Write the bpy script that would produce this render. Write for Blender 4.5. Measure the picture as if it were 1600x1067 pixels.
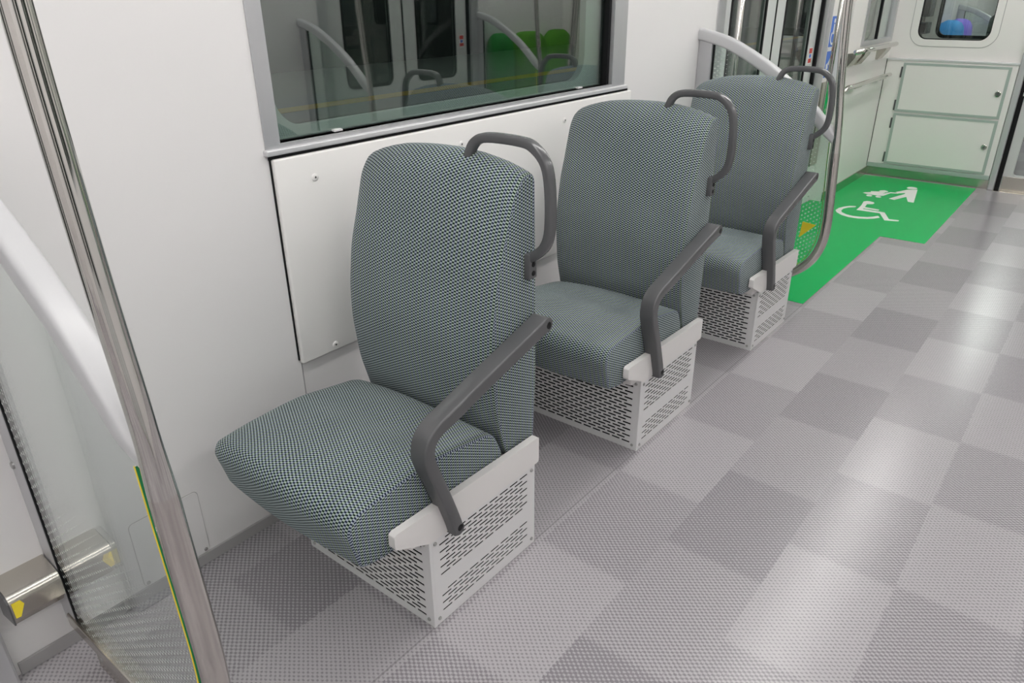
import bpy, bmesh, math, random
from mathutils import Vector, Matrix
random.seed(4)
for o in list(bpy.data.objects):
    bpy.data.objects.remove(o, do_unlink=True)
SC = bpy.context.scene
COL = SC.collection

# ------------------------------------------------------------ camera
cam = bpy.data.cameras.new('camera')
cam.sensor_fit = 'HORIZONTAL'; cam.sensor_width = 36.0
cam.lens = 1149.86 * 36.0 / 1600.0
cam.clip_start = 0.02; cam.clip_end = 200
camo = bpy.data.objects.new('camera', cam); COL.objects.link(camo)
def cam_matrix(loc, yaw, pitch, roll):
    cy, sy, cp, sp = math.cos(yaw), math.sin(yaw), math.cos(pitch), math.sin(pitch)
    fwd = Vector((cy*cp, sy*cp, -sp)); right = Vector((sy, -cy, 0)); up = right.cross(fwd)
    r2 = right*math.cos(roll) + up*math.sin(roll); u2 = -right*math.sin(roll) + up*math.cos(roll)
    m = Matrix((r2, u2, -fwd)).transposed().to_4x4(); m.translation = loc
    return m
camo.matrix_world = cam_matrix((0, 0, 1.35), math.radians(38.891), math.radians(25.472), math.radians(-0.528))
SC.camera = camo

# ------------------------------------------------------------ world, exposure
w = bpy.data.worlds.new('world'); SC.world = w; w.use_nodes = True
w.node_tree.nodes['Background'].inputs[0].default_value = (0.5, 0.55, 0.6, 1)
w.node_tree.nodes['Background'].inputs[1].default_value = 0.01
vs = SC.view_settings
vs.view_transform = 'Standard'; vs.look = 'None'; vs.gamma = 1.0; vs.use_curve_mapping = False
vs.exposure = 0.1
LAMP = 14.5            # strength of the ceiling light diffusers

# room measures (metres)
WY = 1.571             # window wall
OY = -1.28             # opposite wall
CZ = 2.27              # ceiling
EX = 6.39              # end wall
BX = -4.0              # rear end of the modelled car
S2 = 1.49              # side wall of the wheelchair bay

# ------------------------------------------------------------ materials
def srgb(r, g, b):
    f = lambda c: (c/255/12.92) if c/255 <= .04045 else ((c/255+.055)/1.055)**2.4
    return (f(r), f(g), f(b), 1)
def mat(name, col, rough=.5, metal=0.0, spec=.5, coat=0.0):
    m = bpy.data.materials.new(name); m.use_nodes = True
    b = m.node_tree.nodes['Principled BSDF']
    b.inputs['Base Color'].default_value = col if len(col) == 4 else (*col, 1)
    b.inputs['Roughness'].default_value = rough; b.inputs['Metallic'].default_value = metal
    b.inputs['Specular IOR Level'].default_value = spec; b.inputs['Coat Weight'].default_value = coat
    return m
class N:
    """tiny node helper"""
    def __init__(s, m): s.t = m.node_tree; s.n = s.t.nodes; s.l = s.t.links
    def add(s, typ, **kw):
        n = s.n.new(typ)
        for k, v in kw.items(): setattr(n, k, v)
        return n
    def put(s, sock, v):
        if isinstance(v, (int, float)): sock.default_value = v
        elif isinstance(v, tuple): sock.default_value = v
        else: s.l.new(v, sock)
    def math(s, op, a, b=0.0, c=0.0):
        n = s.add('ShaderNodeMath', operation=op)
        s.put(n.inputs[0], a); s.put(n.inputs[1], b); s.put(n.inputs[2], c)
        return n.outputs[0]
    def mix(s, f, a, b):
        n = s.add('ShaderNodeMix', data_type='RGBA')
        s.put(n.inputs[0], f); s.put(n.inputs[6], a); s.put(n.inputs[7], b)
        return n.outputs[2]
    def step(s, v, lo, hi):
        n = s.add('ShaderNodeMapRange', interpolation_type='SMOOTHSTEP')
        s.put(n.inputs[0], v); s.put(n.inputs[1], lo); s.put(n.inputs[2], hi)
        return n.outputs[0]
    def xyz(s, v):
        n = s.add('ShaderNodeSeparateXYZ'); s.l.new(v, n.inputs[0]); return n.outputs
    def coord(s, which):
        return s.add('ShaderNodeTexCoord').outputs[which]
    def noise(s, vec, scale, detail=2):
        n = s.add('ShaderNodeTexNoise'); s.l.new(vec, n.inputs['Vector'])
        n.inputs['Scale'].default_value = scale; n.inputs['Detail'].default_value = detail
        return n.outputs['Fac']
    def bump(s, h, strength, dist, bsdf):
        n = s.add('ShaderNodeBump'); n.inputs['Strength'].default_value = strength
        n.inputs['Distance'].default_value = dist; s.l.new(h, n.inputs['Height'])
        s.l.new(n.outputs[0], bsdf.inputs['Normal'])
M = {}
def noisy(name, col, rough, metal=0.0, spec=.5, amt=.05, scale=6, stretch=(1, 1, 1), rvar=.06, bump=0.0):
    """plain surface with faint procedural tone, gloss and relief variation"""
    m = mat(name, col, rough, metal, spec); k = N(m); b = k.n['Principled BSDF']
    mp = k.add('ShaderNodeMapping'); mp.inputs['Scale'].default_value = stretch
    k.l.new(k.coord('Object'), mp.inputs[0])
    f = k.noise(mp.outputs[0], scale, 4)
    c = col if len(col) == 4 else (*col, 1)
    lo = tuple(x*(1-amt) for x in c[:3]) + (1,); hi = tuple(min(1, x*(1+amt)) for x in c[:3]) + (1,)
    k.l.new(k.mix(f, lo, hi), b.inputs['Base Color'])
    k.l.new(k.math('ADD', rough-rvar/2, k.math('MULTIPLY', f, rvar)), b.inputs['Roughness'])
    if bump: k.bump(f, bump, .001, b)
    M[name] = m; return m
noisy('wall_white', (.77, .755, .75), .34, amt=.015, scale=3)
noisy('panel_white', (.82, .805, .785), .36, amt=.015, scale=3)
noisy('ceiling_white', (.82, .82, .82), .6, amt=.015)
noisy('end_white', (.80, .775, .755), .35, amt=.02, scale=3)
noisy('cabinet_trim', (.38, .44, .41), .35, amt=.03)
noisy('aluminium', (.56, .56, .575), .36, metal=.6, amt=.05, scale=30, stretch=(1, 1, .04))
noisy('alu_rail', (.66, .66, .67), .34, metal=.35, amt=.03)
noisy('white_rail', (.56, .56, .57), .30, amt=.015)
noisy('base_grey', (.37, .36, .36), .4, amt=.04)
noisy('chrome', (.66, .64, .61), .06, metal=1.0, amt=.01, scale=5, rvar=.01)
noisy('satin_pole', (.60, .565, .53), .16, metal=1.0, amt=.01, scale=5, rvar=.02)
noisy('stainless', (.55, .52, .47), .24, metal=1.0, amt=.06, scale=40, stretch=(.05, 1, 1))
noisy('seat_shell', (.75, .73, .715), .38, amt=.02)
noisy('seat_box', (.72, .715, .715), .36, amt=.02)
noisy('dark_grey', (.095, .096, .10), .24, amt=.05, scale=20)
noisy('black_rubber', (.006, .006, .007), .6, spec=.25, amt=.1)
noisy('slot_shade_black', (.004, .004, .004), .9, spec=.1, amt=.1)  # near-black colour paints the shade behind the grille slots
noisy('steel_screw', (.45, .45, .44), .3, metal=1.0)
noisy('yellow_paint', (.92, .72, .04), .5, amt=.04)
noisy('white_paint', (.84, .83, .80), .45, amt=.03)
noisy('sticker_white', (.80, .80, .80), .4, amt=.02)
noisy('sticker_blue', (.045, .16, .62), .4, amt=.04)
noisy('sticker_red', (.60, .05, .04), .4, amt=.04)
noisy('door_white', (.58, .59, .58), .35, amt=.02)
noisy('bellows_grey', (.30, .29, .27), .7, amt=.2, scale=20)
noisy('platform_grey', (.22, .23, .22), .7, amt=.1)
noisy('tunnel_dark', (.03, .032, .034), .9, amt=.2)
noisy('platform_yellow', (.60, .40, .05), .7, amt=.1)
noisy('blue_fabric', (.06, .34, .80), .9, amt=.1, scale=60)
noisy('purple_fabric', (.26, .19, .78), .9, amt=.1, scale=60)
noisy('green_fabric', (.03, .28, .05), .9, amt=.2, scale=60)
noisy('lime_fabric', (.09, .30, .025), .9, amt=.2, scale=60)
noisy('black_fabric', (.015, .015, .017), .8, amt=.2, scale=60)

def fabric():
    m = mat('seat_fabric', (.2, .2, .2), .88, 0, .12); k = N(m); b = k.n['Principled BSDF']
    uv = k.xyz(k.coord('UV'))
    W_, H_ = .0068, .0037
    cu = k.math('DIVIDE', uv[0], W_); cv = k.math('DIVIDE', uv[1], H_)
    iu = k.math('FLOOR', cu)
    odd = k.math('MODULO', k.math('ABSOLUTE', iu), 2.0)
    par = k.math('MODULO', k.math('ABSOLUTE', k.math('ADD', k.math('FLOOR', cv), iu)), 2.0)
    nz = k.noise(k.coord('Object'), 9, 3)
    light = k.mix(odd, srgb(163, 178, 165), srgb(158, 167, 180))
    dark = k.mix(odd, srgb(23, 41, 30), srgb(29, 38, 61))
    c = k.mix(par, dark, light)
    sh = k.math('ADD', .90, k.math('MULTIPLY', nz, .2))
    mul = k.add('ShaderNodeVectorMath', operation='SCALE'); k.l.new(c, mul.inputs[0]); k.l.new(sh, mul.inputs['Scale'])
    k.l.new(mul.outputs[0], b.inputs['Base Color'])
    b.inputs['Sheen Weight'].default_value = .08; b.inputs['Sheen Roughness'].default_value = .5
    k.bump(par, .25, .0006, b)
    M['fabric'] = m
fabric()

def floor_mat():
    m = mat('floor_vinyl', (.4, .4, .4), .36, 0, .5); k = N(m); b = k.n['Principled BSDF']
    co = k.coord('Object'); p = k.xyz(co); x, y = p[0], p[1]
    CW, PX = .2655, .824
    n1 = k.noise(co, 110, 2)
    yk = k.math('ADD', k.math('DIVIDE', k.math('SUBTRACT', .93, y), CW), 30.0)
    yk = k.math('ADD', yk, k.math('MULTIPLY', k.math('SUBTRACT', n1, .5), .07))
    ik = k.math('FLOOR', yk); m3 = k.math('MODULO', ik, 3.0)
    is1 = k.math('COMPARE', m3, 1.0, .1); is2 = k.math('COMPARE', m3, 2.0, .1)
    off = k.math('ADD', .45, k.math('ADD', k.math('MULTIPLY', is1, .21), k.math('MULTIPLY', is2, .40)))
    fx = k.math('FRACT', k.math('ADD', k.math('DIVIDE', k.math('SUBTRACT', x, off), PX), 20.0))
    fx = k.math('ADD', fx, k.math('MULTIPLY', k.math('SUBTRACT', n1, .5), .02))
    up = k.step(fx, -.015, .015); dn = k.step(fx, .512, .482); wrap = k.step(fx, .985, 1.015)
    tile = k.math('MAXIMUM', k.math('MULTIPLY', up, dn), wrap)
    # three tones of printed blocks
    tone = k.math('MULTIPLY', tile, k.math('ADD', .62, k.math('MULTIPLY', is1, .38)))
    lite = k.math('MULTIPLY', k.math('SUBTRACT', 1.0, tile), k.math('MULTIPLY', is1, .45))
    tone = k.math('ADD', tone, lite)
    # woven relief
    n2 = k.noise(co, 260, 1)
    j = k.math('MULTIPLY', k.math('SUBTRACT', n2, .5), 1.6)
    sx = k.math('SINE', k.math('ADD', k.math('MULTIPLY', x, 2*math.pi/.0125), j))
    sy = k.math('SINE', k.math('ADD', k.math('MULTIPLY', y, 2*math.pi/.0165), j))
    wv = k.math('MULTIPLY', sx, sy)
    thr = k.math('SUBTRACT', k.math('MULTIPLY', tone, .80), .48)
    s = k.step(k.math('ADD', k.math('SUBTRACT', wv, thr), k.math('MULTIPLY', k.math('SUBTRACT', n2, .5), 1.1)), -.8, .8)
    c = k.mix(s, (.215, .200, .218, 1), (.412, .391, .405, 1))
    # faint joint between the two sheets
    seam = k.step(k.math('ABSOLUTE', k.math('SUBTRACT', y, .9455)), .0035, .0012)
    c = k.mix(k.math('MULTIPLY', seam, .4), c, (.15, .145, .15, 1))
    k.l.new(c, b.inputs['Base Color'])
    k.l.new(k.math('ADD', .19, k.math('MULTIPLY', n1, .08)), b.inputs['Roughness'])
    k.bump(wv, .06, .0010, b)
    M['floor'] = m
floor_mat()
def green_mat():
    m = mat('green_vinyl', (.0, .3, .1), .28, 0, .12); k = N(m); b = k.n['Principled BSDF']
    n = k.noise(k.coord('Object'), 5, 4); n2 = k.noise(k.coord('Object'), 180, 1)
    k.l.new(k.mix(n, (.0, .43, .10, 1), (.0, .47, .115, 1)), b.inputs['Base Color'])
    k.bump(n2, .15, .0008, b)
    M['green'] = m
green_mat()

def glass_mat(name, tint, f0=.043, rough=0.0, dots=None):
    m = bpy.data.materials.new(name); m.use_nodes = True; k = N(m)
    for n in list(k.n): k.n.remove(n)
    out = k.add('ShaderNodeOutputMaterial')
    lw = k.add('ShaderNodeLayerWeight'); lw.inputs[0].default_value = .5
    F = k.math('ADD', f0, k.math('MULTIPLY', 1-f0, k.math('POWER', lw.outputs['Facing'], 5.0)))
    tr = k.add('ShaderNodeBsdfTransparent'); tr.inputs[0].default_value = (*tint, 1)
    gl = k.add('ShaderNodeBsdfGlossy'); gl.inputs['Roughness'].default_value = rough
    gl.inputs['Color'].default_value = (1, 1, 1, 1)
    mx = k.add('ShaderNodeMixShader'); k.l.new(F, mx.inputs[0]); k.l.new(tr.outputs[0], mx.inputs[1]); k.l.new(gl.outputs[0], mx.inputs[2])
    last = mx.outputs[0]
    if dots:
        side, width, bottom, post = dots          # printed ceramic dots that thin out away from post and sill
        p = k.xyz(k.coord('Object'))
        y, z = p[1], p[2]
        sy_, sz_ = .0135, .0096
        a = k.math('DIVIDE', y, sy_); bb = k.math('DIVIDE', z, sz_)
        u = k.math('MULTIPLY', k.math('ADD', a, bb), .5); v = k.math('MULTIPLY', k.math('SUBTRACT', a, bb), .5)
        du = k.math('SUBTRACT', k.math('FRACT', k.math('ADD', u, 100.0)), .5)
        dv = k.math('SUBTRACT', k.math('FRACT', k.math('ADD', v, 100.0)), .5)
        dy = k.math('MULTIPLY', k.math('ADD', du, dv), sy_); dz = k.math('MULTIPLY', k.math('SUBTRACT', du, dv), sz_)
        d = k.math('SQRT', k.math('ADD', k.math('MULTIPLY', dy, dy), k.math('MULTIPLY', dz, dz)))
        e1 = k.math('DIVIDE', k.math('ABSOLUTE', k.math('SUBTRACT', y, post)), width)
        e2 = k.math('DIVIDE', k.math('SUBTRACT', z, .11), bottom)
        e = k.math('SUBTRACT', 1.0, k.math('MINIMUM', e1, e2))
        r = k.math('MULTIPLY', .0030, k.math('MINIMUM', k.math('MAXIMUM', k.math('MULTIPLY', e, 1.6), 0.0), 1.0))
        mask = k.math('MULTIPLY', k.math('LESS_THAN', d, r), .75)
        df = k.add('ShaderNodeBsdfDiffuse'); df.inputs[0].default_value = (.74, .78, .75, 1)
        tl = k.add('ShaderNodeBsdfTranslucent'); tl.inputs[0].default_value = (.74, .78, .75, 1)
        m1 = k.add('ShaderNodeMixShader'); m1.inputs[0].default_value = .4
        k.l.new(df.outputs[0], m1.inputs[1]); k.l.new(tl.outputs[0], m1.inputs[2])
        m2 = k.add('ShaderNodeMixShader'); k.l.new(mask, m2.inputs[0]); k.l.new(last, m2.inputs[1]); k.l.new(m1.outputs[0], m2.inputs[2])
        last = m2.outputs[0]
    k.l.new(last, out.inputs[0])
    M[name] = m
glass_mat('window_glass', (.74, .82, .78), .155)
glass_mat('clear_glass', (.90, .94, .92), .043)
glass_mat('door_glass', (.76, .82, .79), .10)
M['glass_edge'] = mat('glass_edge', (.03, .30, .12), .15)
def emis(name, col, st):
    m = bpy.data.materials.new(name); m.use_nodes = True; k = N(m)
    for n in list(k.n): k.n.remove(n)
    out = k.add('ShaderNodeOutputMaterial'); e = k.add('ShaderNodeEmission')
    e.inputs[0].default_value = (*col, 1); e.inputs[1].default_value = st
    k.l.new(e.outputs[0], out.inputs[0]); M[name] = m
emis('lamp', (1.0, .985, .965), LAMP)
emis('station_lamp', (.95, 1.0, .97), 22.0)

# ------------------------------------------------------------ geometry helpers: all return (verts, faces)
def box(x0, x1, y0, y1, z0, z1, b=0.0, seg=2):
    x0, x1 = sorted((x0, x1)); y0, y1 = sorted((y0, y1)); z0, z1 = sorted((z0, z1))
    bm = bmesh.new()
    bmesh.ops.create_cube(bm, size=1)
    for v in bm.verts:
        v.co = Vector(((x0+x1)/2 + v.co.x*(x1-x0), (y0+y1)/2 + v.co.y*(y1-y0), (z0+z1)/2 + v.co.z*(z1-z0)))
    if b: bmesh.ops.bevel(bm, geom=list(bm.edges), offset=b, segments=seg, affect='EDGES', profile=.5)
    return take(bm)
def take(bm):
    bm.verts.index_update()
    V = [tuple(v.co) for v in bm.verts]; F = [tuple(v.index for v in f.verts) for f in bm.faces]
    bm.free(); return V, F
def join(*gs):
    V, F = [], []
    for g in gs:
        n = len(V); V += list(g[0]); F += [tuple(i+n for i in f) for f in g[1]]
    return V, F
def smooth_path(pts, n=6):
    P = [Vector(p) for p in pts]; out = []
    for i in range(len(P)-1):
        a = P[i-1] if i else P[i]*2-P[i+1]; b = P[i]; c = P[i+1]; d = P[i+2] if i+2 < len(P) else P[i+1]*2-P[i]
        for j in range(n):
            t = j/n
            out.append(.5*((2*b)+(c-a)*t+(2*a-5*b+4*c-d)*t*t+(3*b-3*c+d-a)*t**3))
    out.append(P[-1]); return out
def sweep(path, prof, lat):
    """sweep closed 2-D profile (lateral, normal) along a path lying across the lateral vector"""
    lat = Vector(lat); P = [Vector(p) for p in path]; V, F = [], []
    for i, p in enumerate(P):
        t = (P[min(i+1, len(P)-1)]-P[max(i-1, 0)]).normalized(); nn = t.cross(lat).normalized()
        pr = prof(i/(len(P)-1)) if callable(prof) else prof
        m = len(pr)
        for a, b in pr: V.append(tuple(p+lat*a+nn*b))
    for i in range(len(P)-1):
        for j in range(m):
            F.append((i*m+j, i*m+(j+1) % m, (i+1)*m+(j+1) % m, (i+1)*m+j))
    F.append(tuple(range(m-1, -1, -1))); F.append(tuple(range((len(P)-1)*m, len(P)*m)))
    return V, F
def circ(r, n=14, ry=None):
    return [(r*math.cos(2*math.pi*i/n), (ry or r)*math.sin(2*math.pi*i/n)) for i in range(n)]
def rrect(w_, h_, r, k=3):
    out = []
    for cx, cy, a0 in ((w_/2-r, h_/2-r, 0), (-w_/2+r, h_/2-r, 90), (-w_/2+r, -h_/2+r, 180), (w_/2-r, -h_/2+r, 270)):
        for i in range(k+1):
            a = math.radians(a0+90*i/k); out.append((cx+r*math.cos(a), cy+r*math.sin(a)))
    return out
def extr(poly, axis, a, b):
    """extrude a 2-D polygon; axis 0: (y,z), 1: (x,z), 2: (x,y)"""
    def p3(u, v, w_): return ((w_, u, v), (u, w_, v), (u, v, w_))[axis]
    n = len(poly)
    V = [p3(u, v, a) for u, v in poly]+[p3(u, v, b) for u, v in poly]
    F = [tuple(range(n)), tuple(range(2*n-1, n-1, -1))]+[(i, i+n, (i+1) % n+n, (i+1) % n) for i in range(n)]
    return V, F
def rpoly(y0, y1, z0, z1, r, k=6):
    c, d = (y0+y1)/2, (z0+z1)/2
    return [(c+a, d+b) for a, b in rrect(abs(y1-y0), abs(z1-z0), r, k)]
def ring(outer, inner, axis, a, b):
    """plate between two loops of equal count"""
    def p3(u, v, w_): return ((w_, u, v), (u, w_, v), (u, v, w_))[axis]
    n = len(outer); V = []
    for L, w_ in ((outer, a), (inner, a), (outer, b), (inner, b)): V += [p3(u, v, w_) for u, v in L]
    F = []
    for i in range(n):
        j = (i+1) % n
        F += [(i, j, n+j, n+i), (2*n+i, 3*n+i, 3*n+j, 2*n+j), (n+i, n+j, 3*n+j, 3*n+i), (i, 2*n+i, 2*n+j, j)]
    return V, F
def plate_hole(u0, u1, v0, v1, hu0, hu1, hv0, hv1, r, axis, a, b, k=6):
    inner = rpoly(hu0, hu1, hv0, hv1, r, k); q = k+1
    outer = [(u1, v1)]*q+[(u0, v1)]*q+[(u0, v0)]*q+[(u1, v0)]*q
    return ring(outer, inner, axis, a, b)
def cyl(c, axis, r, h, n=14, bev=True):
    """short disc; axis direction + height, with a rounded rim"""
    ax = Vector(axis).normalized(); t = ax.orthogonal().normalized(); s = ax.cross(t); V, F = [], []
    rings = [(r, 0), (r, h*.65), (r*.8, h)] if bev else [(r, 0), (r, h)]
    for rr, hh in rings:
        for i in range(n):
            an = 2*math.pi*i/n; V.append(tuple(Vector(c)+ax*hh+(t*math.cos(an)+s*math.sin(an))*rr))
    for q in range(len(rings)-1):
        for i in range(n): F.append((q*n+i, q*n+(i+1) % n, (q+1)*n+(i+1) % n, (q+1)*n+i))
    F.append(tuple(range(n-1, -1, -1))); F.append(tuple(range((len(rings)-1)*n, len(rings)*n)))
    return V, F

def make(name, g, m, parent=None, off=(0, 0, 0), smooth=False, uv=None, kind=None, label=None, cat=None, group=None, mods=None):
    V, F = g
    me = bpy.data.meshes.new(name)
    me.from_pydata([(v[0]-off[0], v[1]-off[1], v[2]-off[2]) for v in V], [], F)
    bm = bmesh.new(); bm.from_mesh(me)
    if not uv: bmesh.ops.remove_doubles(bm, verts=bm.verts, dist=1e-6)
    bmesh.ops.recalc_face_normals(bm, faces=bm.faces); bm.to_mesh(me); bm.free()
    ms = m if isinstance(m, (list, tuple)) else [m]
    for q in ms: me.materials.append(M[q])
    if uv:
        L = me.uv_layers.new(name='UVMap')
        for poly in me.polygons:
            for li in poly.loop_indices: L.data[li].uv = uv(poly, me.loops[li].vertex_index, me.vertices[me.loops[li].vertex_index].co)
    if smooth:
        me.polygons.foreach_set('use_smooth', [True]*len(me.polygons))
        if smooth is not True: me.set_sharp_from_angle(angle=math.radians(smooth))
    o = bpy.data.objects.new(name, me); COL.objects.link(o)
    if parent: o.parent = parent
    else: o.location = off
    if kind: o['kind'] = kind
    if label: o['label'] = label
    if cat: o['category'] = cat
    if group: o['group'] = group
    return o
def thing(name, label, cat, loc, group=None, kind=None):
    e = bpy.data.objects.new(name, None); COL.objects.link(e); e.location = loc; e.empty_display_size = .1
    e['label'] = label; e['category'] = cat
    if group: e['group'] = group
    if kind: e['kind'] = kind
    def part(n, g, m, parent=None, **kw): return make(n, g, m, parent or e, off=loc, **kw)
    return e, part
def struct(name, g, m, label, cat, off=None, **kw):
    return make(name, g, m, None, off=off or (0, 0, 0), kind='structure', label=label, cat=cat, **kw)
def copy_tree(o, parent=None, shift=None):
    c = o.copy(); COL.objects.link(c)
    if parent: c.parent = parent
    if shift: c.location = Vector(o.location)+Vector(shift)
    for ch in list(o.children): copy_tree(ch, c)
    return c

# ------------------------------------------------------------ structure: floor, walls, ceiling
NX = 11.5    # far end of the next car that the end windows look into
struct('floor', box(BX, 6.44, OY-.08, WY+.08, -.06, 0), 'floor', 'grey woven-look vinyl floor with darker printed blocks', 'floor')
gfl = struct('floor_green_area', extr([(3.372, .947), (4.706, .947), (4.706, .702), (6.352, .702), (6.352, S2), (5.14, WY), (3.372, WY)], 2, -.001, .0016), 'green',
             'bright green floor area marking the wheelchair bay', 'floor')
# window wall, split around the window and the doors
DX0, DX1 = 3.55, 5.05                 # far door opening
NDX0, NDX1 = -1.39, .11               # near door opening (mirror image)
WX0, WX1, WZ0, WZ1 = 1.03, 2.65, 1.008, 1.80
wl = join(box(.11, WX0, WY, WY+.08, 0, CZ), box(WX1, 3.47, WY, WY+.08, 0, CZ), box(WX0, WX1, WY, WY+.08, 0, WZ0),
          box(WX0, WX1, WY, WY+.08, WZ1, CZ), box(3.47, 5.14, WY, WY+.08, 1.95, CZ), box(NDX0, .11, WY, WY+.08, 1.95, CZ),
          box(BX, NDX0, WY, WY+.08, 0, CZ))
struct('wall_left', wl, 'wall_white', 'smooth off-white side wall behind the three single seats', 'wall')
struct('wall_left_bay', join(box(5.14, 5.30, WY, WY+.08, 0, CZ), box(5.30, 5.60, S2, WY+.08, 0, CZ), box(6.36, EX, S2, WY+.08, 0, CZ),
       box(5.60, 6.36, S2, WY+.08, 0, 1.0), box(5.60, 6.36, S2, WY+.08, 1.75, CZ)), 'end_white', 'off-white side wall of the wheelchair bay', 'wall')
struct('ceiling', box(BX, EX, OY-.08, WY+.08, CZ, CZ+.06), 'ceiling_white', 'plain white ceiling of the car', 'ceiling')
struct('wall_back', box(BX-.06, BX, OY-.08, WY+.08, 0, CZ), 'wall_white', 'unseen plain wall added to close off the car behind the camera', 'wall')  # car runs on here; unseen wall added to stop light leaking out
struct('baseboard_left', box(.215, 3.47, WY-.006, WY+.002, 0, .033, .0015), 'base_grey', 'low grey baseboard along the window wall', 'baseboard')
# opposite wall
ow = join(box(BX, NDX0, OY-.08, OY, 0, CZ), box(.11, 1.03, OY-.08, OY, 0, CZ), box(2.65, 3.50, OY-.08, OY, 0, CZ), box(1.03, 2.65, OY-.08, OY, 0, 1.0),
          box(1.03, 2.65, OY-.08, OY, 1.8, CZ), box(5.10, EX, OY-.08, OY, 0, CZ), box(3.50, 5.10, OY-.08, OY, 1.95, CZ), box(NDX0, .11, OY-.08, OY, 1.95, CZ))
struct('wall_right', ow, 'wall_white', 'off-white side wall across the aisle', 'wall')
# end wall with window hole
ew = join(plate_hole(.60, S2+.02, .872, 1.95, .855, 1.333, 1.0, 1.72, .07, 0, EX, EX+.05), box(EX, EX+.05, .60, S2+.02, 0, .872), box(EX, EX+.05, .60, S2+.02, 1.95, CZ),
          box(EX, EX+.05, -.30, .60, 1.98, CZ), box(EX, EX+.05, OY-.08, -.30, 0, CZ))
struct('wall_end', ew, 'end_white', 'off-white end wall of the car with a rounded window', 'wall')
struct('trim_1', box(EX-.006, EX+.002, .64, S2, 0, .07, .001), 'stainless', 'stainless steel kick plate under the end cabinet', 'trim')
struct('trim_2', box(5.30, EX, S2-.006, S2+.001, 0, .065, .001), 'stainless', 'stainless steel kick strip along the wheelchair bay wall', 'trim')

# ------------------------------------------------------------ ceiling lights
for ly, nm in ((.78, 'above the single seats'), (-.76, 'above the opposite side of the aisle')):
    x0, x1 = BX+.1, EX-.15
    e, part = thing('ceiling_light', 'long white ceiling light strip %s' % nm, 'light', ((x0+x1)/2, ly, CZ-.035), group='ceiling lights')
    part('housing', box(x0, x1, ly-.085, ly+.085, CZ-.02, CZ, .003), 'aluminium')
    part('diffuser', box(x0+.02, x1-.02, ly-.065, ly+.065, CZ-.035, CZ-.0195, .004), 'lamp')

# ------------------------------------------------------------ window 1 (between the seats and the dark outside)
e, part = thing('window_1', 'wide dark train window in grey aluminium frame above the seats', 'window', (1.84, WY, 1.0), kind='structure')
part('frame', ring([(1.018, .998), (2.662, .998), (2.662, 1.82), (1.018, 1.82)], [(1.06, 1.022), (2.57, 1.022), (2.57, 1.78), (1.06, 1.78)], 1, WY-.004, WY+.045), 'aluminium')
sill = part('sill', join(box(1.012, 2.672, WY-.016, WY+.004, .998, 1.012, .003), box(1.06, 2.57, WY+.004, WY+.04, 1.012, 1.022)), 'alu_rail')
part('gasket', join(box(2.555, 2.571, WY+.012, WY+.04, 1.02, 1.78), box(1.06, 2.57, WY+.027, WY+.030, 1.02, 1.0237)), 'black_rubber')
part('outer_frame', plate_hole(1.03, 2.65, 1.0, 1.80, 1.10, 2.47, 1.045, 1.74, .085, 1, WY+.06, WY+.085, k=10), 'alu_rail', smooth=30)
part('pane', box(1.058, 2.572, WY+.030, WY+.035, 1.018, 1.782), 'window_glass')
part('glazing_clip', box(1.243, 1.270, WY+.018, WY+.031, 1.0225, 1.0275), 'sticker_white')
part('glazing_clip', box(2.372, 2.400, WY+.018, WY+.031, 1.0225, 1.0275), 'sticker_white')

# wall panel below the window
e, part = thing('wall_panel', 'white screwed-on wall panel under the window sill', 'panel', (1.86, WY, .441))
part('panel_sheet', box(1.027, 2.70, WY-.017, WY+.0, .441, .989, .005, 3), 'panel_white', smooth=30)
part('shadow_gap', join(box(1.0235, 1.027, WY-.004, WY, .45, .99), box(1.022, 2.69, WY-.004, WY, .987, .998)), 'black_rubber')
for bx, bz in ((1.138, .929), (1.138, .460), (2.237, .931), (2.237, .460), (1.688, .929), (1.688, .460)):
    q = part('screw', cyl((bx, WY-.0165, bz), (0, -1, 0), .0095, .004), 'panel_white', smooth=40)
    part('screw_socket', cyl((bx, WY-.0207, bz), (0, -1, 0), .0028, .0004, bev=False), 'dark_grey', q)
# seam of the wall below the panel and the little inspection cover
make('wall_joint_strip', join(box(1.031, 1.0335, WY-.0012, WY, .034, .44)), 'base_grey', off=(0, 0, 0), label='thin vertical joint in the wall under the white panel', cat='joint')
e, part = thing('inspection_cover', 'flush white inspection cover low on the wall behind the near glass screen', 'cover', (.588, WY, .034))
part('plate', extr(rpoly(.503, .676, .034, .222, .012), 1, WY-.0022, WY+.0), 'wall_white')
part('edge_line', ring(rpoly(.5015, .6775, .0335, .2235, .013), rpoly(.503, .676, .034, .222, .012), 1, WY-.0012, WY), 'base_grey')
for bx in (.512, .666): part('screw', cyl((bx, WY-.002, .043), (0, -1, 0), .005, .003), 'steel_screw', smooth=40)

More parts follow.
